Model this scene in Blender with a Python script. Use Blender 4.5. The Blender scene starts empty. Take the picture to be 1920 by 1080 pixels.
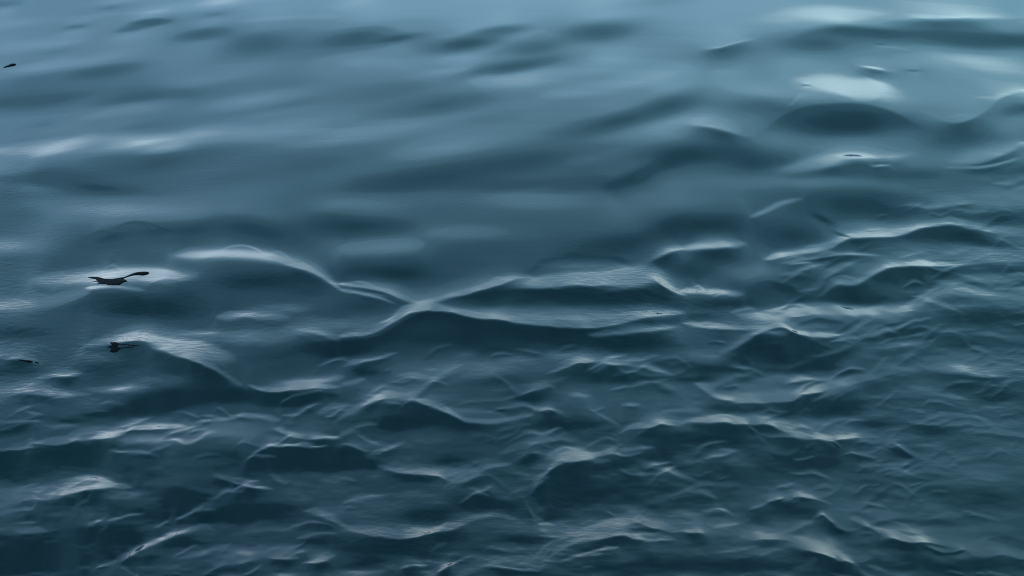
import bpy, bmesh, math, random
import numpy as np
from mathutils import Vector, Matrix

# ---------------------------------------------------------------- camera
H = 1.2                                   # eye height above the water (m)
PITCH = 25.0                              # degrees below the horizon
TANV = math.tan(math.radians(13.0))       # half of the vertical field of view
TANH = TANV * 16 / 9
sc = bpy.context.scene
cam_d = bpy.data.cameras.new("camera"); cam = bpy.data.objects.new("camera", cam_d)
sc.collection.objects.link(cam); sc.camera = cam
cam.location = (0, 0, H); cam.rotation_euler = (math.radians(90 - PITCH), 0, 0)
cam_d.sensor_width = 36; cam_d.lens = 18 / TANH; cam_d.clip_start = .02; cam_d.clip_end = 3000

# ---------------------------------------------------------------- sky
SUN_EL, SUN_AZ = math.radians(32), math.radians(205)      # high haze, sun behind the left shoulder
# brightness of the sky by elevation (degrees), as an overcast evening shows it
SKY = [(0, (2.1, 2.45, 2.5)), (5, (1.36, 1.96, 2.22)), (11, (0.54, 1.08, 1.45)), (20, (0.4, 0.94, 1.3)), (35, (0.3, 0.82, 1.18)), (48, (0.2, 0.58, 0.88)), (62, (0.08, 0.24, 0.4)), (90, (0.04, 0.12, 0.25))]
w = bpy.data.worlds.new("World"); sc.world = w; w.use_nodes = True
nt = w.node_tree; nt.nodes.clear(); N = nt.nodes.new; L = nt.links.new
out = N("ShaderNodeOutputWorld"); bg = N("ShaderNodeBackground"); L(bg.outputs[0], out.inputs[0])
tc = N("ShaderNodeTexCoord")
nsky = N("ShaderNodeTexSky"); nsky.sky_type = 'NISHITA'; nsky.sun_disc = False
nsky.sun_elevation = SUN_EL; nsky.sun_rotation = SUN_AZ; nsky.air_density = 1.5; nsky.dust_density = 3; nsky.ozone_density = 3
sep = N("ShaderNodeSeparateXYZ"); L(tc.outputs["Generated"], sep.inputs[0])
asn = N("ShaderNodeMath"); asn.operation = 'ARCSINE'; L(sep.outputs[2], asn.inputs[0])
elv = N("ShaderNodeMath"); elv.operation = 'DIVIDE'; L(asn.outputs[0], elv.inputs[0]); elv.inputs[1].default_value = math.pi / 2
ramp = N("ShaderNodeValToRGB"); L(elv.outputs[0], ramp.inputs[0])
cr = ramp.color_ramp
while len(cr.elements) < len(SKY): cr.elements.new(.5)
for i, (e, c) in enumerate(SKY):
    cr.elements[i].position = e / 90; cr.elements[i].color = tuple(v / 2.8 for v in c) + (1,)
# cloud structure
mp = N("ShaderNodeMapping"); L(tc.outputs["Generated"], mp.inputs[0]); mp.inputs["Scale"].default_value = (1.0, 1.0, 3.2)
cn = N("ShaderNodeTexNoise"); L(mp.outputs[0], cn.inputs[0]); cn.inputs["Scale"].default_value = 2.6; cn.inputs["Detail"].default_value = 4; cn.inputs["Roughness"].default_value = .5
cmr = N("ShaderNodeMapRange"); L(cn.outputs[0], cmr.inputs[0]); cmr.inputs[1].default_value = .3; cmr.inputs[2].default_value = .7; cmr.inputs[3].default_value = .84; cmr.inputs[4].default_value = 1.16
mul = N("ShaderNodeVectorMath"); mul.operation = 'SCALE'; L(ramp.outputs[0], mul.inputs[0]); L(cmr.outputs[0], mul.inputs[3])
# violet towards the left, greener to the right
azm = N("ShaderNodeMapRange"); L(sep.outputs[0], azm.inputs[0]); azm.inputs[1].default_value = -.45; azm.inputs[2].default_value = .45
tint = N("ShaderNodeMix"); tint.data_type = 'RGBA'; L(azm.outputs[0], tint.inputs[0])
tint.inputs[6].default_value = (1.05, .97, 1.06, 1); tint.inputs[7].default_value = (.97, 1.01, 1.0, 1)
tm = N("ShaderNodeVectorMath"); tm.operation = 'MULTIPLY'; L(mul.outputs[0], tm.inputs[0]); L(tint.outputs[2], tm.inputs[1])
# the clear sky shows through the cloud layer a little
ns2 = N("ShaderNodeVectorMath"); ns2.operation = 'SCALE'; L(nsky.outputs[0], ns2.inputs[0]); ns2.inputs[3].default_value = .10
cl2 = N("ShaderNodeVectorMath"); cl2.operation = 'SCALE'; L(tm.outputs[0], cl2.inputs[0]); cl2.inputs[3].default_value = 2.8
mix = N("ShaderNodeMix"); mix.data_type = 'RGBA'; mix.inputs[0].default_value = .88; L(ns2.outputs[0], mix.inputs[6]); L(cl2.outputs[0], mix.inputs[7])
L(mix.outputs[2], bg.inputs[0]); bg.inputs[1].default_value = 1.0
sun_d = bpy.data.lights.new("sun", 'SUN'); sun_d.energy = .5; sun_d.angle = math.radians(14); sun_d.color = (1, .95, .88)
sun = bpy.data.objects.new("sun", sun_d); sc.collection.objects.link(sun)
dirv = Vector((math.sin(SUN_AZ) * math.cos(SUN_EL), math.cos(SUN_AZ) * math.cos(SUN_EL), math.sin(SUN_EL)))
sun.rotation_euler = dirv.to_track_quat('Z', 'Y').to_euler(); sun.location = dirv * 50
sc.cycles.filter_width = 1.1
sc.view_settings.view_transform = 'Standard'; sc.view_settings.look = 'None'; sc.view_settings.exposure = 0; sc.view_settings.gamma = 1

# ---------------------------------------------------------------- wave chart
# The wave pattern is painted as the brightness each facet of the surface shows,
# bright (high value) or dark (low value); the wave shape is solved from it.
PW, PH = 1024, 576
KX = PW / 1920.0
def smooth_noise(shape, cells, seed):
    """value noise in 0..1 with cosine interpolation; cells = (rows, cols)"""
    r = np.random.RandomState(seed)
    g = r.rand(cells[0] + 2, cells[1] + 2)
    yy = np.linspace(0, cells[0], shape[0]); xx = np.linspace(0, cells[1], shape[1])
    y0 = np.minimum(yy.astype(int), cells[0]); x0 = np.minimum(xx.astype(int), cells[1])
    fy = yy - y0; fx = xx - x0
    fy = fy * fy * (3 - 2 * fy); fx = fx * fx * (3 - 2 * fx)
    a = g[y0][:, x0]; b = g[y0][:, x0 + 1]; c = g[y0 + 1][:, x0]; d = g[y0 + 1][:, x0 + 1]
    fx = fx[None, :]; fy = fy[:, None]
    return (a * (1 - fx) + b * fx) * (1 - fy) + (c * (1 - fx) + d * fx) * fy

def resample(p, n=7):
    """Catmull-Rom through the points"""
    p = np.array(p, float)
    if len(p) < 3: return p
    q = np.vstack([2 * p[0] - p[1], p, 2 * p[-1] - p[-2]])
    out = []
    for i in range(1, len(q) - 2):
        for t in np.arange(n) / n:
            out.append(0.5 * ((2 * q[i]) + (-q[i-1] + q[i+1]) * t + (2*q[i-1] - 5*q[i] + 4*q[i+1] - q[i+2]) * t*t
                              + (-q[i-1] + 3*q[i] - 3*q[i+1] + q[i+2]) * t**3))
    out.append(q[-2])
    return np.array(out)

class Chart:
    def __init__(self, base):
        g = np.array(base, float)
        ry = np.linspace(0, g.shape[0] - 1, PH); rx = np.linspace(0, g.shape[1] - 1, PW)
        y0 = np.minimum(ry.astype(int), g.shape[0] - 2); x0 = np.minimum(rx.astype(int), g.shape[1] - 2)
        fy = (ry - y0); fx = (rx - x0)
        fy = (fy*fy*(3-2*fy))[:, None]; fx = (fx*fx*(3-2*fx))[None, :]
        self.T = ((g[y0][:, x0]*(1-fx) + g[y0][:, x0+1]*fx)*(1-fy) + (g[y0+1][:, x0]*(1-fx) + g[y0+1][:, x0+1]*fx)*fy)
        self.ox = self.oy = 0; self.k = 0
        # slight irregularity of every outline
        self.jx = (smooth_noise((PH, PW), (40, 50), 5) - .5) * 7 + (smooth_noise((PH, PW), (140, 120), 6) - .5) * 3
        self.jy = (smooth_noise((PH, PW), (60, 30), 7) - .5) * 4 + (smooth_noise((PH, PW), (190, 110), 8) - .5) * 2.0
        amt = np.clip((np.linspace(0, 1, PH)[:, None] - .38 + .25*np.linspace(0, 1, PW)[None, :]) * 2.2, .12, 1)
        self.jx *= amt; self.jy *= amt
    def at(self, col, row): self.ox, self.oy = col * 640, row * 360
    def win(self, x0, y0, x1, y1):
        x0 = int(max(0, x0)); y0 = int(max(0, y0)); x1 = int(min(PW, x1)); y1 = int(min(PH, y1))
        if x1 <= x0 or y1 <= y0: return None
        Y, X = np.mgrid[y0:y1, x0:x1].astype(float)
        X += self.jx[y0:y1, x0:x1]; Y += self.jy[y0:y1, x0:x1]
        return (slice(y0, y1), slice(x0, x1)), X, Y
    def b(self, x, y, rx, ry, v, ang=0, a=.9, p=2.0):
        """a broad facet: soft ellipse (p > 2 = flatter with firmer edge)"""
        if self.oy == 0 and self.ox < 1200 and ang == 0: ang = 9
        cx = (self.ox + x / 3) * KX; cy = (self.oy + y / 3) * KX; rx *= KX / 3; ry *= KX / 3
        R = 2.6 * max(rx, ry) if p <= 2 else 1.8 * max(rx, ry)
        w = self.win(cx - R, cy - R, cx + R, cy + R)
        if w is None: return
        sl, X, Y = w; X = X - cx; Y = Y - cy; c, s = math.cos(math.radians(ang)), math.sin(math.radians(ang))
        U = (X * c - Y * s) / rx; V = (X * s + Y * c) / ry
        al = a * np.exp(-np.power(np.sqrt(U*U + V*V) + 1e-6, p) * (1.0 if p <= 2 else .7))
        self.T[sl] += al * (v - self.T[sl])
    def s(self, pts, v, wu, wd=None, a=.9, tp=.16, strand=False):
        """a crest line; wu / wd = softness above and below it"""
        if wd is None: wd = wu
        if self.oy > 300 and v > 84 and not strand: wu *= 1.05
        if self.oy > 700 and v > 84: v = v + (v - 80) * .45
        elif self.oy > 300 and v > 100: v = v + (v - 100) * .22
        P = resample(pts); P = (P / 3 + np.array([self.ox, self.oy])) * KX
        wu = max(wu * KX / 3, .6); wd = max(wd * KX / 3, .6); R = 5 * max(wu, wd) + 12
        L = np.concatenate([[0], np.cumsum(np.hypot(*(P[1:] - P[:-1]).T))])
        w = self.win(P[:, 0].min() - R, P[:, 1].min() - R, P[:, 0].max() + R, P[:, 1].max() + R)
        if w is None: return
        sl, X, Y = w
        best = np.full(X.shape, 1e9); sg = np.zeros(X.shape); tt = np.zeros(X.shape)
        for i in range(len(P) - 1):
            dx, dy = P[i+1] - P[i]; l2 = dx*dx + dy*dy + 1e-9
            t = np.clip(((X - P[i, 0])*dx + (Y - P[i, 1])*dy) / l2, 0, 1)
            ex = X - P[i, 0] - t*dx; ey = Y - P[i, 1] - t*dy; d = ex*ex + ey*ey
            m = d < best
            best[m] = d[m]; cr = (dx*ey - dy*ex) * (1 if dx >= 0 else -1); sg[m] = cr[m]; tt[m] = (L[i] + t*(L[i+1]-L[i]))[m]
        d = np.sqrt(best); t = tt / L[-1]
        tap = np.clip(np.minimum(t, 1 - t) / tp, 0, 1); tap = np.sin(tap * math.pi / 2)
        wd_ = wd * (.4 + .6 * tap); wu_ = wu * (.4 + .6 * tap)
        self.k += 1; r = self.k * 7.13
        # crests wax and wane along their length
        v_ = .80 + .20 * np.sin(tt * .11 + r) * np.sin(tt * .043 + r * 2)
        th = np.clip(np.minimum(t, 1 - t) / .42, 0, 1); th = th * th * (3 - 2 * th)
        if L[-1] > 30 and wd < wu * .8 and wd < 13 and v > 80 and (self.oy > 0 or self.ox > 1200):
            hs = np.where(sg > 0, 0, np.exp(-(d / (3.0 * wu + 3))**2)) * th
            self.T[sl] += .33 * a * hs * np.maximum(v * .9 - self.T[sl], 0)
            ds = np.where(sg > 0, np.exp(-((d - wd) / (5 * wd + 7))**2), 0) * th
            self.T[sl] *= 1 - .30 * ds
        al = a * tap * v_ * np.where(sg > 0, np.exp(-(d / wd_)**2), np.exp(-(d / wu_)**2))
        self.T[sl] += al * (v - self.T[sl])
        if L[-1] > 60 and wu < 12 and not strand and self.oy > 300:
            # loose strands that peel off the crest
            rr = np.random.RandomState(self.k)
            for q in range(int(L[-1] / 45) + 1):
                a0 = rr.rand() * .75; a1 = a0 + .12 + .2 * rr.rand(); m = (L / L[-1] >= a0) & (L / L[-1] <= a1)
                if m.sum() < 4: continue
                Q = P[m].copy(); f = np.linspace(0, 1, len(Q)); off = -rr.uniform(1.5, 5.5) * (wu / 5 + .5)
                Q[:, 1] += off * (.3 + np.sin(f * 3.0 + rr.rand()) * .8) + rr.uniform(-.8, .8)
                Q = Q / KX - np.array([self.ox, self.oy]); self.s(Q[::max(1, len(Q)//6)] * 3, v * rr.uniform(.86, 1.0), 6, 5, a * rr.uniform(.35, .75), .3, True)

C_ = Chart([[125,138,160,155,150,140,145,138,130],
            [100,105,112,118,122,130,120,122,125],
            [ 92, 95, 98,100, 95, 95, 85, 90,105],
            [ 90, 85, 80, 80, 82, 82, 78, 82, 90],
            [ 80, 65, 65, 72, 72, 72, 75, 78, 82],
            [ 50, 48, 50, 58, 58, 58, 60, 66, 70],
            [ 35, 42, 52, 55, 58, 56, 58, 56, 55]])
def chart_waves():
    c = C_; b = c.b; s = c.s
    c.at(0, 0)
    b(40,20,70,30,92); b(110,125,130,30,140); s([(620,20),(730,5)],165,18); b(1240,5,330,28,190); b(620,45,110,24,100,8)
    s([(520,108),(800,96),(1000,100)],128,22); b(840,128,130,24,74,6); b(730,165,120,22,95); b(430,150,100,20,95,6); b(1140,190,210,45,98); b(1210,80,110,28,104,8)
    s([(1330,125),(1500,105),(1700,97),(1920,92)],172,18,14); b(1450,250,260,110,98); b(150,250,260,32,134,4); b(330,290,140,26,104,10)
    s([(40,400),(300,365),(480,345),(700,300)],134,26); b(560,405,220,44,90); b(60,565,160,50,82); b(260,565,260,50,86); b(820,550,380,42,96)
    b(120,480,160,50,92,10); b(1150,440,180,50,122); b(1450,560,240,32,140); b(700,625,200,36,130); b(640,700,170,28,114); b(250,740,130,24,108,8)
    b(150,850,260,40,146); s([(360,800),(560,785),(800,790),(1000,790),(1200,750),(1920,735)],150,36,40); b(820,800,260,26,164); b(920,830,100,20,165); b(1640,715,200,44,158)
    b(1560,640,250,30,122,8); b(850,925,280,42,90); b(330,1010,280,66,76,-8); b(560,1060,200,30,72,-4); b(1760,935,280,55,96); b(1300,1010,200,40,96); b(60,940,90,50,118)
    c.at(1, 0)
    b(80,15,120,28,178); b(380,60,140,50,168); b(60,220,260,75,98); b(330,213,140,20,92); b(650,160,220,44,150,4); b(700,245,180,40,90,8); b(900,170,180,28,108,6)
    s([(0,360),(250,345),(520,350),(800,335)],144,30); b(560,403,110,18,172); s([(820,320),(960,260),(1160,190)],126,26); b(1450,180,220,60,98,5); b(970,375,260,34,95); b(1080,270,150,45,106)
    s([(700,455),(950,455),(1300,400),(1640,335)],152,38,42); s([(1100,545),(1400,510),(1650,460),(1800,420),(1930,360)],166,44,26); b(1850,230,170,110,138); b(1620,30,400,40,134)
    b(560,590,280,55,100); b(250,520,200,40,110); b(90,750,340,36,137); b(600,825,240,42,132); b(500,1000,700,75,80); b(1020,910,240,50,84)
    b(1560,680,330,52,84,14); b(1850,590,160,55,86,14); s([(1250,920),(1450,880),(1680,820),(1930,740)],117,34,30); s([(1450,1060),(1640,1000),(1780,930),(1930,860)],64,40,60); b(1050,1070,220,26,106)
    b(800,680,250,40,112)
    c.at(2, 0)
    b(560,98,130,30,168,3,.9,4); b(870,76,270,50,200,-2,.98,6); s([(1050,100),(1250,104),(1600,100),(1920,95)],146,18,14)
    s([(620,210),(850,165),(1200,185),(1600,205),(1930,215)],86,24,56); b(740,250,260,60,98); b(1750,235,300,50,80); s([(70,275),(190,268),(280,245),(420,212)],158,12,8); b(10,370,60,26,156)
    s([(1060,258),(1160,264),(1290,280)],142,7); b(1110,249,30,4,95); s([(1080,370),(1350,335),(1650,355),(1930,395)],136,34,40); s([(970,366),(1060,382),(1190,402)],158,9,7); s([(740,412),(830,380),(960,366)],128,9)
    b(1290,396,36,5,78); b(890,478,180,50,176,-8,.95,5); b(1005,500,105,62,184,-6,.96,7); b(1400,520,260,90,126); b(470,600,300,60,96)
    s([(590,605),(640,550),(680,490),(720,450)],148,8); b(660,510,16,24,104); b(690,480,18,5,90); b(540,615,20,12,90)
    b(400,500,220,32,128,-8); b(900,690,380,92,64); b(880,690,220,60,58); s([(420,760),(560,660),(720,600),(1000,590),(1200,650),(1380,740)],66,10,60,.6)
    b(1600,790,380,80,86); s([(1380,640),(1500,682),(1600,670),(1700,620),(1790,540),(1940,500)],146,22,9); s([(1640,545),(1770,550)],150,6); b(1850,620,150,40,88,12)
    s([(0,690),(170,715),(390,770)],128,44,10); b(80,870,400,80,68); b(430,910,200,50,72,6); s([(560,950),(760,905),(900,880),(1150,890),(1310,860)],124,30,18,.85,.25); b(760,920,160,28,140,10,.8,3)
    s([(1490,912),(1660,900),(1800,855),(1930,790)],168,24,14); s([(1460,938),(1620,940),(1760,922),(1900,885)],150,7); b(1200,985,300,42,76); b(1740,1000,180,22,96); s([(1060,930),(1160,925)],150,6)
    b(650,1030,300,40,102); b(1860,960,120,30,84,12); s([(1740,1025),(1820,1028)],130,5); s([(1800,1060),(1920,1010)],80,10,22)
    s([(1480,660),(1600,640)],140,8)
    c.at(0, 1)
    b(40,300,150,40,118); b(700,100,520,56,112); b(150,130,160,60,88); s([(420,300),(700,235),(1000,215),(1350,195),(1600,270)],72,40,60); b(1480,220,220,60,68,-12)
    b(300,380,300,30,88); b(1700,100,200,60,92); b(1860,180,100,70,72); s([(950,360),(1250,345),(1500,365),(1640,400),(1780,455),(1930,540)],150,26,22); s([(1560,392),(1690,425),(1800,470),(1920,550)],184,12,9)
    b(1450,500,330,70,60); b(1750,560,150,50,66,-14); s([(180,500),(400,480),(600,465),(850,455),(1050,490)],158,30,36); b(900,468,130,26,200); b(380,492,130,18,158); s([(450,540),(640,530),(820,548)],150,10)
    s([(830,520),(930,492),(1060,515),(1120,560)],84,6,34); b(850,650,380,80,54); b(620,600,180,45,66); b(1050,590,110,60,66)
    s([(-40,630),(200,625),(370,595),(500,555)],118,32,30); b(50,640,70,18,142); b(90,790,240,40,64); b(450,740,260,40,78); s([(1200,700),(1400,688),(1640,702)],130,18,20); s([(1560,780),(1750,790),(1930,830)],112,24,16)
    b(1600,650,140,22,98); b(1830,670,110,36,68); s([(1080,830),(1220,765),(1400,742),(1600,770),(1750,820),(1880,850)],74,12,10); b(1450,810,280,44,98); b(1150,790,120,14,105)
    s([(470,870),(620,838),(800,822),(960,862),(1120,885),(1290,935)],152,22,16); b(1060,890,190,36,182,-10,.9,3); s([(930,900),(1100,945),(1240,1010),(1360,1085)],142,16,9); s([(1120,925),(1210,965),(1270,1010)],70,6)
    b(1120,1040,170,44,42); b(1600,950,300,70,66); b(1900,880,90,50,40,14); s([(-20,925),(120,935),(250,970)],130,24,10); b(120,1010,190,32,58); s([(200,1045),(330,1025),(480,1015)],122,12,9)
    b(700,970,260,44,58); b(560,930,90,36,96); b(900,1050,200,30,70); s([(1560,1070),(1750,1062),(1930,1040)],118,14,12)
    c.at(1, 1)
    b(100,60,250,50,102); b(80,190,330,56,68); s([(-20,320),(200,305),(480,290)],117,34,40); b(720,225,240,42,110); b(1100,50,260,50,110); b(520,120,150,60,90); b(300,455,420,62,60); b(900,330,250,60,84); b(640,430,150,60,82)
    b(1600,290,330,66,68,6); b(1880,190,120,70,64,18)
    s([(-30,512),(100,532),(250,562),(400,612),(470,655)],182,12,8); s([(-30,545),(120,572),(280,618),(400,662)],160,8,7); s([(60,552),(180,575),(330,600)],105,6); b(150,640,230,40,66); b(330,625,80,22,56,-20)
    s([(400,640),(620,590),(820,530),(960,488),(1080,478)],156,22,6); b(1340,490,300,34,168,3,.95,4); b(1640,470,140,50,190,0,.95,3.5); s([(1080,512),(1300,520),(1560,518)],172,16,5)
    s([(1640,420),(1720,450),(1810,515),(1940,585)],176,14,9); s([(1010,470),(1120,410),(1260,365),(1400,362),(1560,385),(1690,425)],64,16,14,.6); b(1340,415,180,18,102)
    s([(420,650),(620,598),(860,560),(1080,548),(1400,572),(1700,560),(1860,610)],48,8,46,1.,.06); s([(560,620),(1000,620),(1400,620),(1750,600)],50,40,34,.95,.1); b(1380,590,300,30,54)
    s([(-20,815),(140,795),(260,750),(340,695),(430,664),(560,660),(720,690),(900,718),(1060,742),(1260,752),(1500,742),(1700,702),(1940,676)],166,22,5,.95,.04)
    s([(950,700),(1200,715),(1450,712),(1700,682)],132,24,16,.8); s([(1050,705),(1250,690),(1450,700)],96,6,6,.6); b(90,745,180,32,98)
    s([(-20,850),(150,825),(270,785),(370,715),(480,678),(620,690),(800,730),(1000,768),(1220,790)],44,5,44,.95,.04); b(700,800,500,80,50); b(500,780,180,40,62); b(60,880,200,44,42); b(850,880,200,40,58)
    s([(1180,765),(1300,756),(1400,800)],44,5,20); b(1480,850,330,38,50); s([(1380,800),(1620,785),(1920,745)],112,18,14); b(1750,722,160,18,58)
    s([(0,985),(110,955),(220,925),(330,895)],112,12,9); b(620,1000,420,56,92); b(120,1010,90,24,50); s([(0,1075),(130,1050)],100,14); b(700,915,40,24,84); b(1240,920,60,22,118); b(1000,945,80,20,100)
    s([(1130,1035),(1250,985),(1360,950),(1500,965),(1680,985),(1860,1018)],142,14,5); b(1480,1030,280,40,50); b(1750,950,200,26,72); b(900,1060,200,30,60); b(500,990,22,8,122)
    s([(1705,430),(1750,375),(1830,338),(1930,312)],132,24,9)
    c.at(2, 1)
    b(120,190,260,76,58,4); s([(370,145),(470,100),(560,60),(680,35)],140,13,11); b(960,70,330,90,60); b(1250,130,250,50,64); s([(1350,92),(1500,66),(1650,52)],148,14,8); b(1750,140,200,50,66); b(1100,20,100,20,70)
    s([(-20,318),(160,305),(360,285)],134,20,15); b(640,250,220,74,62); b(780,150,60,16,52,-24); s([(440,375),(640,340),(800,315),(870,275),(960,248),(1180,245),(1340,200),(1500,180),(1660,210),(1920,252)],152,20,9,.95,.06)
    b(1560,250,190,34,58); b(1260,300,200,34,80); b(1700,280,120,40,64,-14); b(900,240,50,8,56,-20)
    s([(540,400),(700,372),(860,352),(1120,352)],122,9,6); b(850,430,180,50,92); b(930,385,70,10,62); s([(580,402),(720,392)],128,6); s([(780,430),(800,380)],120,6)
    s([(750,600),(820,530),(890,512),(990,512),(1080,450),(1180,412),(1350,408),(1600,398),(1930,375)],142,20,8,.9,.05); s([(780,620),(840,545),(1000,535),(1120,470),(1400,440),(1700,430)],54,5,40,.9); b(980,590,220,40,52); b(1320,490,260,40,62); b(1500,380,130,10,66); b(1280,585,90,18,66,14)
    b(520,545,240,50,64,12); b(60,440,170,60,64); b(350,450,150,50,100); s([(-20,552),(140,555),(340,572)],162,14,16); b(20,570,20,5,86); b(190,572,22,6,80); b(200,625,280,32,60)
    s([(280,680),(460,695),(620,668),(760,650),(1000,662),(1160,680),(1300,635),(1480,560),(1600,556),(1760,580),(1930,605)],146,20,24,.95,.06); s([(700,665),(900,680),(1150,690)],140,14,16,.7); s([(1380,660),(1560,640),(1920,640)],108,14,14,.7)
    s([(1360,500),(1600,495),(1760,480),(1920,470)],118,8,7,.8); s([(1720,545),(1920,535)],130,8); b(1840,440,140,24,62)
    b(100,700,150,24,64); s([(0,735),(200,755),(420,765),(560,748),(660,790),(800,802),(930,785),(1010,740),(1070,708)],136,11,7,.9,.05); s([(500,745),(430,790),(330,850),(200,905)],130,20,14); b(520,790,60,18,96)
    s([(600,700),(760,715),(920,730)],66,8,22); b(740,765,130,16,74); s([(850,790),(930,745),(1010,715)],58,4,14); s([(860,832),(990,812),(1070,765)],112,6); s([(1010,800),(1180,775),(1290,730),(1400,712)],122,8,5); s([(1070,858),(1190,815),(1420,780)],112,7); b(1190,745,110,12,58,14); b(1230,800,130,12,60,12)
    s([(240,960),(380,880),(560,845),(660,820),(760,850),(880,925)],48,5,40,.9); b(620,920,260,66,48); b(760,980,150,40,50); b(180,990,180,32,50); b(100,920,110,30,88); b(60,1050,140,24,46)
    b(1700,710,320,60,62); b(1600,850,360,44,68); b(500,1030,110,36,84); s([(820,1060),(900,1010),(960,982),(1030,992)],120,8,5); b(960,1020,70,12,54); s([(1070,1010),(1120,960),(1180,925)],112,8); s([(1190,985),(1300,1000)],116,7); s([(1200,860),(1340,860)],96,8,8,.6)
    s([(1380,985),(1560,1000),(1740,1020),(1930,1000)],118,22,14,.8); b(1800,965,60,7,130); s([(540,1070),(700,1050),(860,1060)],112,14,10); b(1300,930,160,20,84)
    c.at(0, 2)
    s([(-20,50),(180,35),(430,75)],120,24,14); s([(-20,205),(250,215)],84,9,7); b(500,110,150,40,86); b(640,25,160,20,100); b(300,120,160,24,70); b(400,200,110,18,46)
    b(900,100,300,64,36,6); b(700,160,130,40,40); b(1300,60,330,36,38); b(1560,90,120,30,42); s([(1380,-8),(1500,32),(1680,22),(1930,8)],132,14,7); s([(1570,110),(1640,72),(1840,30)],92,8,5); s([(1600,80),(1760,45),(1920,50)],50,4,24)
    s([(170,322),(340,328),(520,310),(650,288),(750,258),(920,242),(1060,230)],128,18,8); b(850,310,260,36,82)
    b(1300,270,230,54,88); s([(1100,215),(1180,200),(1360,190)],118,9); b(1160,225,14,20,56,-20); b(1100,310,10,14,50,-20); s([(1330,175),(1460,175),(1560,195)],112,12); s([(1530,240),(1700,300),(1930,300)],112,16,10); s([(1560,170),(1690,165)],84,6); b(1760,200,120,30,66)
    s([(1350,440),(1410,400),(1500,350),(1660,350),(1850,358)],118,8,5); s([(1400,395),(1560,402)],86,6); b(1680,440,300,54,36); b(1750,325,90,8,50); b(1400,500,120,40,44)
    b(420,420,420,60,42); b(90,440,180,70,34); s([(620,370),(780,372),(900,400)],78,10); b(900,470,250,50,52); b(1100,430,150,30,56)
    b(250,610,230,44,76); s([(290,620),(420,592),(560,585),(750,578)],112,18,9); b(700,620,120,24,76); b(380,660,70,34,38); b(520,655,80,26,36); s([(440,720),(448,670),(490,632)],80,9); b(20,680,70,60,88); s([(20,780),(200,762)],72,8); b(180,815,50,16,100); b(60,800,90,30,60)
    s([(500,800),(540,770),(590,755)],86,8); s([(555,835),(600,800)],70,6); s([(620,772),(700,745),(790,728)],92,7); s([(880,805),(945,755)],92,7); s([(970,758),(1060,722),(1120,695),(1155,655)],114,10,9); s([(1190,640),(1260,600),(1380,610)],88,12); s([(1205,495),(1290,530),(1400,572),(1530,592)],108,10,8)
    s([(1500,490),(1620,560)],70,16); s([(600,1095),(660,1020),(740,950),(830,900),(920,865),(1010,825)],100,15,14,.95,.1); s([(980,840),(1100,812),(1200,800)],82,12); b(250,960,420,90,26); b(650,860,200,50,30); b(1000,640,120,40,34); b(1300,730,420,54,34); b(1100,900,200,30,36)
    b(1300,935,330,44,62); s([(1500,955),(1590,972),(1690,968)],98,11,8); s([(1700,1002),(1790,995),(1890,968)],104,10,7); s([(1660,855),(1760,835),(1890,832)],84,9); b(1780,880,140,22,40); s([(1740,700),(1830,740),(1930,790)],90,20,14); b(1280,1075,40,24,104); b(1600,1070,100,16,74); b(1000,1020,150,24,56)
    c.at(1, 2)
    s([(-20,200),(90,135),(180,92),(310,74),(450,92),(560,140),(670,200),(800,218),(950,205),(1080,165)],130,16,7,.95,.05); s([(60,180),(200,110),(320,98),(460,130),(600,180)],50,4,26,.85); s([(260,92),(360,104)],96,5); b(420,200,260,46,40); b(260,230,100,40,36); b(80,240,80,24,66)
    b(500,350,260,50,58); b(600,420,120,30,42); s([(900,80),(1010,52),(1150,15),(1210,30)],98,10,6); b(1050,80,100,14,46); s([(1270,55),(1410,62)],86,12); b(600,100,60,20,66); b(860,150,100,10,44)
    s([(1080,140),(1170,138),(1260,170)],116,11,8); b(1270,230,260,38,42); s([(1000,215),(1100,200)],60,6,12); s([(1400,155),(1480,185),(1560,230)],86,10); b(1800,70,160,50,76); s([(1800,155),(1920,150)],96,9)
    s([(-20,275),(50,255),(90,250)],106,12); s([(90,285),(150,312),(230,330)],112,9,6); s([(-20,345),(60,350),(170,380)],104,9,5); b(60,440,200,54,34); b(250,520,160,40,56)
    s([(200,465),(400,495),(540,515),(650,555)],100,18,8); s([(620,560),(720,530),(820,472),(960,440)],112,14,9); b(700,490,170,36,84); s([(960,420),(1040,385),(1150,380)],90,14,9); b(560,560,100,20,60)
    s([(1062,760),(1052,680),(1050,620),(1075,555),(1130,500),(1210,452),(1330,425),(1450,390),(1575,345)],124,13,7,.95,.06); s([(1160,380),(1200,420),(1280,400),(1400,385)],116,12,9); b(1330,410,100,18,112)
    b(1300,590,210,110,38,0,.95,3); b(1250,480,120,30,40,18); b(1560,600,220,90,46); b(1150,640,70,90,40); b(1150,745,80,40,42); b(1560,450,70,40,44)
    s([(1050,790),(1090,730),(1135,690)],78,7); b(1850,560,140,60,52)
    s([(1580,238),(1700,248),(1800,225),(1930,228)],124,14,7); s([(1575,345),(1650,280),(1730,255)],70,8); b(1830,290,120,34,48); s([(1570,362),(1760,355)],92,8); b(1700,415,180,34,46); s([(1560,480),(1640,500),(1760,488),(1880,460)],80,14,9); b(1280,300,200,22,62); s([(1030,315),(1110,318)],90,8)
    s([(660,672),(740,618),(800,590),(860,562)],108,9,6); b(780,670,130,50,34); b(920,640,60,16,76); b(960,680,110,40,46); s([(950,500),(1060,505)],78,7); b(880,560,60,40,64)
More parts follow.
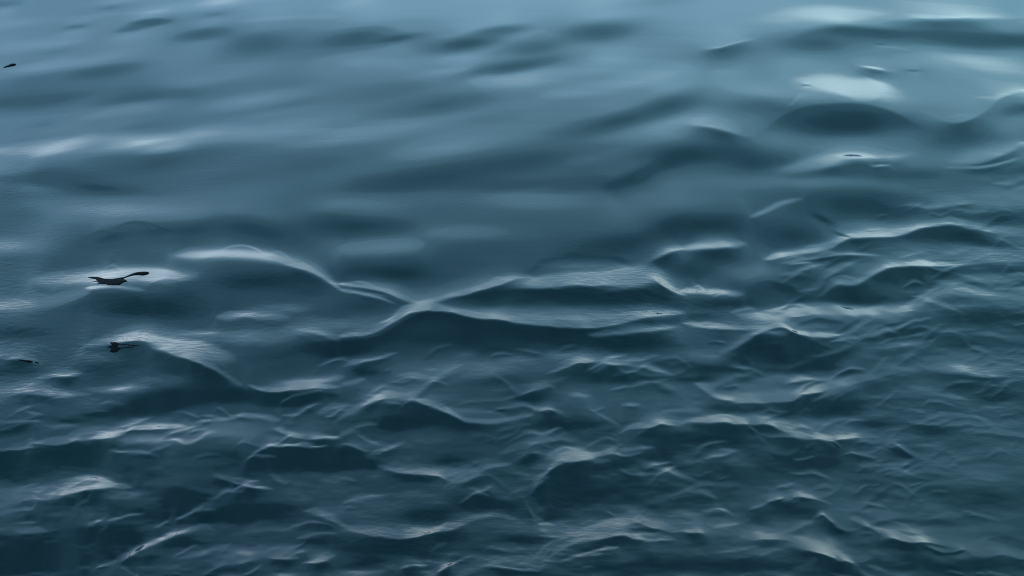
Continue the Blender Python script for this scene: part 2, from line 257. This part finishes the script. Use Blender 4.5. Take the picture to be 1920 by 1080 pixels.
    s([(-20,770),(60,820),(180,840),(320,855),(450,835),(640,805),(740,765),(850,738),(1000,745)],98,16,8,.9,.05); b(180,815,90,16,92); b(150,700,150,44,58); s([(0,655),(120,630),(270,625)],84,11); b(500,740,170,50,36); b(320,920,330,50,32); b(850,800,200,40,60); b(950,850,100,30,50)
    b(1020,880,170,24,40); s([(1180,975),(1240,920),(1330,872),(1460,862),(1580,845),(1720,872),(1880,860)],98,14,9,.9,.06); b(1550,790,360,24,80); s([(1500,790),(1660,765),(1780,800),(1930,826)],98,12,7); s([(1330,955),(1450,925),(1560,910)],84,9); b(1700,840,120,16,78)
    s([(290,1070),(340,1030),(480,1020)],86,11,8); s([(510,1085),(580,1030),(660,995)],90,12,9); s([(640,1075),(740,1045),(830,1025),(980,1042),(1110,1045),(1140,990),(1175,905)],100,9,6,.95,.06); b(900,1010,150,26,60); b(60,1050,60,14,72); b(200,990,200,30,36)
    b(1650,1020,320,50,40); b(1200,1010,60,30,50); s([(1340,1030),(1410,1022)],74,7); s([(1040,1000),(1060,950)],80,10); s([(500,940),(600,890)],58,14)
    c.at(2, 2)
    s([(60,-10),(150,40),(250,88),(400,92),(580,84),(680,45),(800,20),(980,-5)],132,22,8,.95,.06); b(420,60,180,26,112); b(850,120,270,56,46); b(300,140,260,22,52); s([(640,180),(700,120)],66,10); b(40,150,80,20,84); b(60,60,70,40,78)
    s([(-20,228),(100,205),(280,205),(460,215),(560,240),(650,290),(760,312),(850,300)],124,16,7,.95,.06); s([(660,295),(820,318),(920,305),(1070,298)],108,10,6); b(820,260,140,24,74); s([(360,225),(400,265),(440,320)],84,8)
    s([(40,235),(200,228),(340,230)],44,4,24,.8); b(150,320,220,60,42); b(650,330,110,26,44); b(750,430,380,60,46); s([(600,412),(660,418),(740,400)],88,9,5); b(240,370,60,10,78); b(880,485,30,12,62); b(300,520,300,70,50)
    b(1580,130,330,80,66); s([(1100,340),(1220,345),(1290,395),(1390,420)],90,18,9); b(1520,450,300,50,72); b(1780,520,200,40,74); s([(1400,45),(1580,78)],94,8); s([(1420,155),(1560,165),(1720,200)],90,8); s([(1560,222),(1760,225),(1920,235)],86,8); b(1740,128,50,6,96); b(1130,70,60,12,86); b(1100,220,130,24,60); b(1820,190,14,8,100)
    b(1780,60,150,30,54); b(1350,250,300,30,56); b(1130,560,300,60,56); b(1700,640,260,60,50)
    s([(340,700),(440,665),(490,638),(640,622),(720,640),(830,680)],104,8,5); s([(355,765),(372,735)],104,6); b(600,710,200,40,44); b(420,740,60,40,46); b(1250,640,230,90,64)
    s([(700,755),(760,722),(800,735),(850,785),(910,820),(990,820)],92,10,6); b(880,900,160,40,60)
    s([(930,735),(1010,785),(1130,840),(1260,875),(1390,885),(1500,905),(1660,938),(1800,942),(1930,975)],116,20,8,.95,.04); b(1580,908,80,10,64); b(1450,1010,420,44,42); s([(1120,745),(1220,785),(1300,830)],80,10,8); b(1450,790,110,30,50,-14); b(1600,820,250,40,66); b(1460,740,90,10,80)
    s([(-20,815),(100,825),(170,830)],88,16,8); s([(180,808),(310,785)],88,12,7); s([(320,850),(440,862),(600,878),(700,925),(830,965),(950,992),(1070,968)],110,20,7,.95,.06); b(720,905,150,28,88); b(500,905,60,8,50); s([(140,942),(300,930),(440,915)],74,12,6)
    b(250,1010,330,50,40); b(860,1040,110,36,40); s([(600,1055),(680,1010),(740,985)],62,18); s([(950,995),(1000,1050),(1050,1090)],86,10,8); s([(1040,1010),(1130,1045)],72,9); b(1840,870,60,30,60); b(1150,950,80,20,60)
    # small chop: fine wavelets drawn out sideways, strongest low and right
    T = c.T
    yy = np.linspace(0, 1, PH)[:, None]; xx = np.linspace(0, 1, PW)[None, :]
    q = np.clip((xx - .60) / .33, 0, 1); yb = .57 - .30 * q * q * (3 - 2 * q)
    k = np.clip((yy - yb) * 4.5, 0, 1) * (.35 + 1.0 * smooth_noise((PH, PW), (10, 9), 21)**1.5)
    n = (smooth_noise((PH, PW), (75, 34), 11) - .5) + .7 * (smooth_noise((PH, PW), (150, 60), 12) - .5) + .5 * (smooth_noise((PH, PW), (260, 110), 13) - .5)
    T *= np.exp(k * .26 * n)
    # small crests: hundreds of short arcs, lit on the far side, dark on the near side
    r = np.random.RandomState(77); c.ox = c.oy = 0
    dens = smooth_noise((PH, PW), (12, 10), 41) * .7 + smooth_noise((PH, PW), (30, 24), 42) * .5
    made = 0
    while made < 400:
        x, y = r.rand() * 1920, 380 + r.rand() * 710
        iy, ix = min(PH - 1, int(y * KX)), min(PW - 1, int(x * KX))
        if r.rand() > min(1, k[iy, ix] * 1.2) * dens[iy, ix]**2 * 1.6: continue
        if (x < 620 and y < 740) or (x < 1300 and y < 640): continue
        if T[iy, ix] < 46 + 22 * r.rand(): continue            # the dark faces stay smooth
        made += 1
        sz = r.gamma(2.2, 1.0) / 2.2; ln = 52 * sz + 12; an = math.radians(r.normal(8, 14)); bow = r.normal(.04, .07) * ln
        if r.rand() < .02: an += math.radians(r.choice([-1, 1]) * 35)
        pts = []
        for f in (-.5, -.2, .1, .5):
            u = f * ln; v = bow * (1 - 4 * f * f) + r.normal(0, .025) * ln
            pts.append(((x + u * math.cos(an) - v * math.sin(an) * .3) * 3, (y - u * math.sin(an) - v) * 3))
        base = T[iy, ix]; gain = 1.16 + .5 * r.rand()**1.6
        w1 = 3 * (2.2 + 2.2 * sz)
        dk = [(q[0], q[1] + w1 * 1.1) for q in pts]
        c.s(dk, base * .80, w1 * .5, w1 * 1.3, .6, .45, True)
        c.s(pts, base * gain, w1, 3.2, .75, .4, True)
    streak = smooth_noise((PH, PW), (250, 42), 31) - .5
    lit = np.clip((T - 95) / 50, 0, 1) * np.clip(k * 2, 0, 1)
    T *= np.exp(.30 * streak * lit)
    # stronger light and dark contrast between the broad facets
    def soft(z, r):
        for _ in range(2):
            for ax in (0, 1):
                q = np.pad(z, [(r + 1, r) if i == ax else (0, 0) for i in (0, 1)], mode='reflect').cumsum(ax)
                n_ = z.shape[ax]; i1 = np.arange(n_) + 2 * r + 1; i0 = np.arange(n_)
                z = (np.take(q, i1, ax) - np.take(q, i0, ax)) / (2 * r + 1)
        return z
    T = T * (1 + .24 * np.clip((yy - .62) * 3.2, 0, 1))
    lt = np.log(T); lo = soft(lt, 34); md = soft(lt, 5)
    T = np.exp(lo + (md - lo) * (1.9 + .2 * yy) + (lt - md) * (1.2 + .95 * yy))
    cap = np.interp(yy, [0, .45, .62, 1], [146, 158, 138, 116]) + 0 * xx
    cap -= 32 * np.clip((.5 - xx) * 4, 0, 1) * np.clip((.42 - yy) * 8, 0, 1)
    cap += 4 * np.clip((xx - .68) * 12, 0, 1) * np.clip((.36 - yy) * 9, 0, 1)
    T = np.where(T > cap, cap + (T - cap) * .38, T)
    fl = np.interp(yy, [0, .5, 1], [74, 50, 44]) + 0 * xx         # and soft in the darkest tones
    return np.where(T < fl, fl - (fl - T) * .55, T)

# ---------------------------------------------------------------- wave surface
def sky_g(e):
    return np.interp(e, [8, 30], [.9, .8]) * np.interp(e, [s[0] for s in SKY], [s[1][1] for s in SKY])
def fresnel(th, n=1.333):
    c = np.cos(th); g = np.sqrt(n*n - 1 + c*c)
    return .5 * ((g - c) / (g + c))**2 * (1 + ((c*(g + c) - 1) / (c*(g - c) + 1))**2)
BODY = .0085
def facet_table():
    """how bright a facet looks, by depression of the sight line and by its lean"""
    D = np.linspace(4, 60, 113); K = np.linspace(0, 1, 160); A = np.zeros((113, 160)); G = np.zeros((113, 160))
    for i, d in enumerate(D):
        a = -.43 * d + K * (26 + .43 * d)                    # degrees; + leans towards the shore
        th = np.radians(np.clip(90 - d - a, 1, 89.5)); f = fresnel(th); e = d + 2 * a
        g = f * np.where(e > 0, sky_g(np.maximum(e, 0)), 1.2) + (1 - f) * BODY
        A[i] = a; G[i] = np.minimum.accumulate(g)
    return D, A, G
def cw(t): return (-.5*t+t*t-.5*t**3, 1-2.5*t*t+1.5*t**3, .5*t+2*t*t-1.5*t**3, -.5*t*t+.5*t**3)
def cubic_grid(h, xs, ys, x2, y2):
    """h resampled onto the finer grid x2, y2, smooth in slope"""
    fx = (x2 - xs[0]) / (xs[1] - xs[0]); fy = (y2 - ys[0]) / (ys[1] - ys[0])
    ix = np.clip(fx.astype(int), 1, len(xs) - 3); iy = np.clip(fy.astype(int), 1, len(ys) - 3)
    wy = cw(fy - iy); wx = cw(fx - ix)
    r = sum(wy[k][:, None] * h[iy + k - 1] for k in range(4))
    return sum(wx[k][None, :] * r[:, ix + k - 1] for k in range(4))
def solve_patch(lin, dom, nx, ny, rounds, lam, mu, base=None, rim=0):
    """heights whose slopes make every facet look as bright as the chart says"""
    xs = np.linspace(dom[0], dom[1], nx); ys = np.linspace(dom[2], dom[3], ny); dx = xs[1] - xs[0]; dy = ys[1] - ys[0]
    X, Y = np.meshgrid(xs, ys)
    D, A, G = facet_table()
    cp, sp = math.cos(math.radians(PITCH)), math.sin(math.radians(PITCH))
    h0 = np.zeros_like(X) if base is None else cubic_grid(base[2], base[0], base[1], xs, ys)
    win = 1.0
    if rim:
        ex = np.clip(np.minimum(xs - xs[0], xs[-1] - xs) / rim, 0, 1); ey = np.clip(np.minimum(ys - ys[0], ys[-1] - ys) / rim, 0, 1)
        win = (ex*ex*(3-2*ex))[None, :] * (ey*ey*(3-2*ey))[:, None]
    h0y = np.gradient(h0, dy, axis=0)
    h = h0.copy()
    ky = 2 * np.pi * np.fft.fftfreq(2 * ny, dy)[:, None]; kx = 2 * np.pi * np.fft.rfftfreq(2 * nx, dx)[None, :]
    den = ky**2 + lam * kx**2 + mu**2
    dn = D[1] - D[0]; fb = np.zeros_like(X); gd = np.hypot(X, Y); ca = np.cos(np.arctan2(X, Y))
    for it in range(rounds):
        zz = h - H
        dep = Y * cp - zz * sp; up = Y * sp + zz * cp
        u = X / dep / TANH * .5 + .5; v = .5 - up / dep / TANV * .5
        inside = np.clip(1 - 6 * np.maximum(np.maximum(-u, u - 1), np.maximum(-v, v - 1)), 0, 1)
        u = np.abs(u); u = np.where(u > 1, 2 - u, u); v = np.abs(v); v = np.where(v > 1, 2 - v, v)
        px = np.clip(u, 0, 1) * (PW - 1.001); py = np.clip(v, 0, 1) * (PH - 1.001)
        ix = px.astype(int); iy = py.astype(int); fx = px - ix; fy = py - iy
        t = (lin[iy, ix]*(1-fx) + lin[iy, ix+1]*fx)*(1-fy) + (lin[iy+1, ix]*(1-fx) + lin[iy+1, ix+1]*fx)*fy
        d = np.degrees(np.arctan2(-zz, gd))
        if it > 0 or base is not None:                        # how the surface so far would look, and what it still lacks
            hy, hx = np.gradient(h, dy, dx); nn = np.sqrt(1 + hx*hx + hy*hy); sl = np.hypot(gd, zz)
            cs = np.clip((X*hx + Y*hy - zz) / nn / sl, .01, 1)
            el = np.degrees(np.arcsin(np.clip(2 * cs / nn + zz / sl, -1, 1)))
            f = fresnel(np.arccos(cs)); g = f * sky_g(np.maximum(el, 0)) * (1 + np.clip(.13 * d - el, 0, 6) * .6) + (1 - f) * BODY   # no leaning past the skyline
            res = np.log(t) - np.log(g)
            if it == rounds - 1:
                m = (inside > .99) & (Y > 1.5); print('patch', nx, ny, 'rms', round(float(res[m].std()), 3), 'mean', round(float(res[m].mean()), 3))
            for ax in (0, 1, 1, 1) if base is None else (0, 1): res = (np.roll(res, 1, ax) + 2 * res + np.roll(res, -1, ax)) / 4
            fb = np.clip(fb + .5 * res, -.6, .2)
            t = t * np.exp(fb)
        di = np.clip((d - D[0]) / dn, 0, len(D) - 2); i0 = di.astype(int)
        a = np.zeros_like(X)
        for k in np.unique(i0):                                # invert the table for each depression
            m = i0 == k
            a[m] = np.interp(-t[m], -G[k], A[k])
        s = (np.tan(np.radians(a)) * ca * inside - h0y) * win
        S = np.zeros((2 * ny, 2 * nx)); S[:ny, :nx] = s; S[ny:, :nx] = -s[::-1]; S[:, nx:] = S[:, :nx][:, ::-1]
        h = h0 + np.fft.irfft2(-1j * ky * np.fft.rfft2(S) / den, s=S.shape)[:ny, :nx] * win
    return xs, ys, h
def solve_surface(T):
    lin = np.where(T / 255 <= .04045, T / 255 / 12.92, ((T / 255 + .055) / 1.055)**2.4)
    lin = np.maximum(lin, .021)
    far = solve_patch(lin, (-3.1, 3.1, 1.0, 6.9), 1400, 1800, 6, .30, 1.1)
    near = solve_patch(lin, (-1.75, 1.75, 1.35, 3.35), 2000, 1400, 3, .25, 7.0, far, .14)
    return far, near
def swell(X, Y):
    """the sea beyond the near patch: many crossing wave trains"""
    r = np.random.RandomState(3); h = np.zeros_like(X)
    for i in range(46):
        wl = .22 * 1.085**i; th = math.radians(90 + r.normal(0, 32)); k = 2 * np.pi / wl
        h += .0105 * wl**1.0 * np.sin(k * (X * math.cos(th) + Y * math.sin(th)) + r.rand() * 6.28 + .8 * np.sin(X * 1.3 / wl * .3 + i))
    return h
def build_water():
    T = chart_waves()
    (xs, ys, h), near = solve_surface(T)
    # rows: even in the view for the near patch, then widening to the horizon
    dep = np.radians(np.concatenate([np.linspace(46, 9.5, 1150)]))
    yr = list(H / np.tan(dep)); step = yr[-1] - yr[-2]
    while yr[-1] < 900: step *= 1.06; yr.append(yr[-1] + step)
    lo = [yr[0]]; step = .01
    while lo[-1] > -60: step *= 1.12; lo.append(lo[-1] - step)
    yr = np.array(lo[:0:-1] + yr)
    kk = list(np.linspace(-TANH * 1.22, TANH * 1.22, 1650)); step = kk[1] - kk[0]; ext = [kk[-1]]
    while ext[-1] < 40: step *= 1.09; ext.append(ext[-1] + step)
    kk = np.array([-e for e in ext[:0:-1]] + kk + ext[1:])
    dpt = np.maximum(yr * math.cos(math.radians(PITCH)) + H * math.sin(math.radians(PITCH)), 1.25)
    X = kk[None, :] * dpt[:, None]; Y = np.repeat(yr[:, None], len(kk), 1)
    def sample(xs, ys, h):
        fx = (X - xs[0]) / (xs[1] - xs[0]); fy = (Y - ys[0]) / (ys[1] - ys[0])
        edge = np.minimum(np.minimum(fx, len(xs) - 1 - fx) * (xs[1] - xs[0]), np.minimum(fy, len(ys) - 1 - fy) * (ys[1] - ys[0]))
        ix = np.clip(fx.astype(int), 1, len(xs) - 3); iy = np.clip(fy.astype(int), 1, len(ys) - 3)
        wx, wy = cw(np.clip(fx - ix, 0, 1)), cw(np.clip(fy - iy, 0, 1)); Z = np.zeros_like(X)
        for a in range(4):
            for b in range(4): Z += wy[a] * wx[b] * h[iy + a - 1, ix + b - 1]
        return Z, edge
    Z, edge = sample(xs, ys, h)
    wgt = np.clip(edge / .5, 0, 1); wgt = wgt * wgt * (3 - 2 * wgt)
    Zn, en = sample(*near); Z = np.where(en > 0, Zn, Z)
    far = np.hypot(X, Y)
    # kept off the authored patch; also held back so it stays below the eye
    Z = Z * wgt + (1 - wgt) * swell(X, Y) * np.clip(60 / (far + 30), 0, 1) * .6
    ny_, nx_ = X.shape
    me = bpy.data.meshes.new("water")
    me.vertices.add(nx_ * ny_); me.vertices.foreach_set("co", np.stack([X, Y, Z], -1).astype(np.float32).ravel())
    idx = np.arange(nx_ * ny_).reshape(ny_, nx_)
    q = np.stack([idx[:-1, :-1], idx[:-1, 1:], idx[1:, 1:], idx[1:, :-1]], -1).reshape(-1, 4).astype(np.int32)
    me.loops.add(q.size); me.loops.foreach_set("vertex_index", q.ravel())
    me.polygons.add(len(q)); me.polygons.foreach_set("loop_start", np.arange(0, q.size, 4, dtype=np.int32)); me.polygons.foreach_set("loop_total", np.full(len(q), 4, np.int32))
    me.update(calc_edges=True); me.polygons.foreach_set("use_smooth", np.ones(len(q), bool)); me.validate()
    o = bpy.data.objects.new("water", me); sc.collection.objects.link(o); o["kind"] = "structure"
    o["label"] = "dark blue green rippling water surface"
    print('relief', h.min(), h.max(), 'verts', nx_ * ny_)
    def height(x, y, hs=((xs, ys, h), near)):
        n_ = near[0][0] < x < near[0][-1] and near[1][0] < y < near[1][-1]
        xs, ys, h = hs[1] if n_ else hs[0]
        i = np.clip((x - xs[0]) / (xs[1] - xs[0]), 0, len(xs) - 2); j = np.clip((y - ys[0]) / (ys[1] - ys[0]), 0, len(ys) - 2)
        a, b = int(i), int(j); i -= a; j -= b
        return float((h[b, a]*(1-i) + h[b, a+1]*i)*(1-j) + (h[b+1, a]*(1-i) + h[b+1, a+1]*i)*j)
    return o, height
def mat(name): 
    m = bpy.data.materials.new(name); m.use_nodes = True
    return m, m.node_tree, m.node_tree.nodes["Principled BSDF"]
def water_material():
    m, t, p = mat("sea_water"); n = t.nodes.new; l = t.links.new
    c = n("ShaderNodeTexCoord")
    nz = n("ShaderNodeTexNoise"); l(c.outputs["Object"], nz.inputs[0]); nz.inputs["Scale"].default_value = 1.3; nz.inputs["Detail"].default_value = 3
    r = n("ShaderNodeValToRGB"); l(nz.outputs[0], r.inputs[0])
    r.color_ramp.elements[0].position = .3; r.color_ramp.elements[0].color = (.0014, .013, .0165, 1)
    r.color_ramp.elements[1].position = .7; r.color_ramp.elements[1].color = (.0016, .0205, .0185, 1)
    l(r.outputs[0], p.inputs["Base Color"])
    p.inputs["Roughness"].default_value = .02; p.inputs["IOR"].default_value = 1.333
    mpp = n("ShaderNodeMapping"); l(c.outputs["Object"], mpp.inputs[0]); mpp.inputs["Scale"].default_value = (1, 1.6, 1)
    b1 = n("ShaderNodeTexNoise"); l(mpp.outputs[0], b1.inputs[0]); b1.inputs["Scale"].default_value = 44; b1.inputs["Detail"].default_value = 2
    pm = n("ShaderNodeTexNoise"); l(c.outputs["Object"], pm.inputs[0]); pm.inputs["Scale"].default_value = 1.1
    mr = n("ShaderNodeMapRange"); l(pm.outputs[0], mr.inputs[0]); mr.inputs[1].default_value = .42; mr.inputs[2].default_value = .68; mr.inputs[3].default_value = .0; mr.inputs[4].default_value = .0004
    bp = n("ShaderNodeBump"); l(b1.outputs[0], bp.inputs["Height"]); 
    sy = n("ShaderNodeSeparateXYZ"); l(c.outputs["Object"], sy.inputs[0])             # the wind ruffles the water near the shore
    ym = n("ShaderNodeMapRange"); l(sy.outputs[1], ym.inputs[0]); ym.inputs[1].default_value = 3.6; ym.inputs[2].default_value = 2.3; ym.inputs[3].default_value = .5; ym.inputs[4].default_value = 2.6
    mm = n("ShaderNodeMath"); mm.operation = 'MULTIPLY'; l(mr.outputs[0], mm.inputs[0]); l(ym.outputs[0], mm.inputs[1]); l(mm.outputs[0], bp.inputs["Distance"]); bp.inputs["Strength"].default_value = 1
    l(bp.outputs[0], p.inputs["Normal"])
    return m
water, height = build_water()
water.data.materials.append(water_material())

# ---------------------------------------------------------------- flotsam
def at(px, py, lift=0):
    """the point of the water surface seen at a place of the 1920 x 1080 picture"""
    cp, sp = math.cos(math.radians(PITCH)), math.sin(math.radians(PITCH))
    a = (px / 960 - 1) * TANH; b = (1 - py / 540) * TANV
    d = Vector((a, cp + b * sp, -sp + b * cp)); z = 0
    for _ in range(12):
        t = (z - H) / d.z; P = Vector((0, 0, H)) + d * t; z = height(P.x, P.y)
    P.z = z + lift
    return P
def leaf_material():
    m, t, p = mat("sodden_leaf"); n = t.nodes.new; l = t.links.new
    c = n("ShaderNodeTexCoord"); z = n("ShaderNodeTexNoise"); l(c.outputs["Object"], z.inputs[0]); z.inputs["Scale"].default_value = 60
    r = n("ShaderNodeValToRGB"); l(z.outputs[0], r.inputs[0]); r.color_ramp.elements[0].color = (.001, .002, .003, 1); r.color_ramp.elements[1].color = (.004, .006, .007, 1)
    l(r.outputs[0], p.inputs["Base Color"]); p.inputs["Roughness"].default_value = .85; p.inputs["Specular IOR Level"].default_value = .1
    return m
LEAF = leaf_material()
def root(name, label, cat, loc, group=None):
    o = bpy.data.objects.new(name, None); sc.collection.objects.link(o); o.location = loc; o.empty_display_size = .02
    o["label"] = label; o["category"] = cat
    if group: o["group"] = group
    return o
def link_bm(name, bm, base, parent=None):
    for v in bm.verts:                       # z is the height above the heaving surface
        v.co.z += height(v.co.x, v.co.y)
        v.co -= base
    bmesh.ops.recalc_face_normals(bm, faces=bm.faces)
    me = bpy.data.meshes.new(name); bm.to_mesh(me); bm.free(); me.materials.append(LEAF)
    for p in me.polygons: p.use_smooth = True
    o = bpy.data.objects.new(name, me); sc.collection.objects.link(o)
    if parent: o.parent = parent
    return o
def blade_bm(outline, th, curl, seed=0):
    """a leaf blade from its outline on the water (world x, y), wrinkled, its rim slightly curled"""
    r = random.Random(seed); bm = bmesh.new()
    cx = sum(p[0] for p in outline) / len(outline); cy = sum(p[1] for p in outline) / len(outline)
    rings = [1.0, .8, .55, .28]; top = []; bot = []
    R = max(math.hypot(p[0] - cx, p[1] - cy) for p in outline)
    for k, f in enumerate(rings):
        a = []; b = []
        for (x, y) in outline:
            X = cx + (x - cx) * f; Y = cy + (y - cy) * f
            z = curl * (math.hypot(X - cx, Y - cy) / R)**2 + r.uniform(-.15, .15) * th
            a.append(bm.verts.new((X, Y, z + th * (.25 if k == 0 else .6)))); b.append(bm.verts.new((X, Y, z - th * (.25 if k == 0 else .5))))
        top.append(a); bot.append(b)
    n = len(outline)
    for k in range(len(rings) - 1):
        for i in range(n):
            j = (i + 1) % n
            bm.faces.new((top[k][i], top[k][j], top[k+1][j], top[k+1][i])); bm.faces.new((bot[k][j], bot[k][i], bot[k+1][i], bot[k+1][j]))
    for i in range(n):
        j = (i + 1) % n; bm.faces.new((bot[0][i], bot[0][j], top[0][j], top[0][i]))
    ct = bm.verts.new((cx, cy, th * .6)); cb = bm.verts.new((cx, cy, -th * .5))
    for i in range(n):
        j = (i + 1) % n; bm.faces.new((top[-1][i], top[-1][j], ct)); bm.faces.new((bot[-1][j], bot[-1][i], cb))
    return bm
def tube_bm(pts, rad, seg=8):
    bm = bmesh.new(); rings = []
    pts = [Vector((p[0], p[1], 0)) for p in pts]
    for i, p in enumerate(pts):
        d = (pts[min(i+1, len(pts)-1)] - pts[max(i-1, 0)]).normalized()
        a = d.cross(Vector((0, 0, 1))).normalized(); b = Vector((0, 0, 1))
        rings.append([bm.verts.new(p + (a * math.cos(q) * 1.5 + b * math.sin(q) * .45) * rad[i]) for q in [2 * math.pi * k / seg for k in range(seg)]])
    for i in range(len(rings) - 1):
        for k in range(seg): bm.faces.new((rings[i][k], rings[i][(k+1) % seg], rings[i+1][(k+1) % seg], rings[i+1][k]))
    bm.faces.new(rings[0][::-1]); bm.faces.new(rings[-1])
    return bm
def spread(pts): return [tuple(at(x, y))[:2] for x, y in pts]      # where each corner lies on the water
def px_m(x, y): return (at(x + 10, y) - at(x, y)).length / 10
# 1: the large leaf and its stalk
P = at(208, 525); m_ = px_m(208, 525)
r1 = root("dead_leaf", "largest dark dead leaf with ragged edge and long club-ended stalk, floating at the left", "leaf", P)
link_bm("blade", blade_bm(spread([(165,520),(174,519.4),(184,519.6),(195,522.4),(212,523.2),(224,522.8),(229,521),(233,519.6),(232,523),(236,525.4),(239,527.6),(233,529),(228,532),(224,534.2),(212,534.6),(202,534.4),(199,532.4),(190,532.2),(182,531.4),(185,529.4),(183,528),(173,527.6),(182,526.2),(179,523.4),(172,522)]), .0012, .0006, 2), P, r1)
link_bm("stem", tube_bm(spread([(225,524),(230,521.5),(238,518.8),(244,516.6),(250,514.6),(256,513.4),(262,512.8),(268,512.8),(273,513.2),(275.5,513.8)]), [v * m_ for v in (2.2,2.0,1.8,2.4,3.6,4.8,5.6,6.2,6.0,3.4)]), P, r1)
# 2: crumpled leaf with trailing threads
P = at(214, 652); m_ = px_m(214, 652)
r2 = root("crumpled_leaf", "small crumpled dark leaf with thin threads trailing right, beside a pale crest", "leaf", P)
link_bm("blade", blade_bm(spread([(200,650.5),(208,648.5),(211,645),(206,642.2),(217,641.6),(224,644.5),(222,647.5),(219,650.5),(229,652.8),(224,655.5),(220,659),(215,661.2),(210,660.4),(205,659),(209,656.5),(207,652.5)]), .0012, .0004, 5), P, r2)
for q in ([(222,646),(229,646.4),(236,645.4),(243,646)], [(240,648.5),(248,648),(256,648),(262,646.8)], [(224,653.5),(234,651.6),(244,651.4),(254,650)]):
    link_bm("thread", tube_bm(spread(q), [m_ * .8, m_ * 1.0, m_ * .8, m_ * .4], seg=6), P, r2)
# 3: split twig
P = at(51, 677); m_ = px_m(51, 677)
r3 = root("floating_twig", "thin dark split twig at the left edge, lowest of the floating scraps", "twig", P)
link_bm("shaft", tube_bm(spread([(34,674),(38,675.4),(46,676.6),(52,677.2),(57,678.6),(62,679.2)]), [m_ * v for v in (.7, 1.8, 2.2, 3.2, 3.6, 1.0)], seg=7), P, r3)
link_bm("tip", tube_bm(spread([(65,679.4),(68,679.6),(71,680.6),(73.5,681.8)]), [m_ * v for v in (1.0, 2.2, 1.8, .5)], seg=7), P, r3)
# 4: sliver at the top left
P = at(19, 123); m_ = px_m(19, 123)
s4 = link_bm("bark_sliver", tube_bm(spread([(7.5,126.8),(12,125.2),(19,123.2),(25,121.2),(29.5,120.4)]), [m_ * v for v in (1.4, 2.4, 3.6, 4.6, 2.2)]), P)
s4.location = P; s4["label"] = "dark sliver of bark floating alone in the upper left corner"; s4["category"] = "bark"
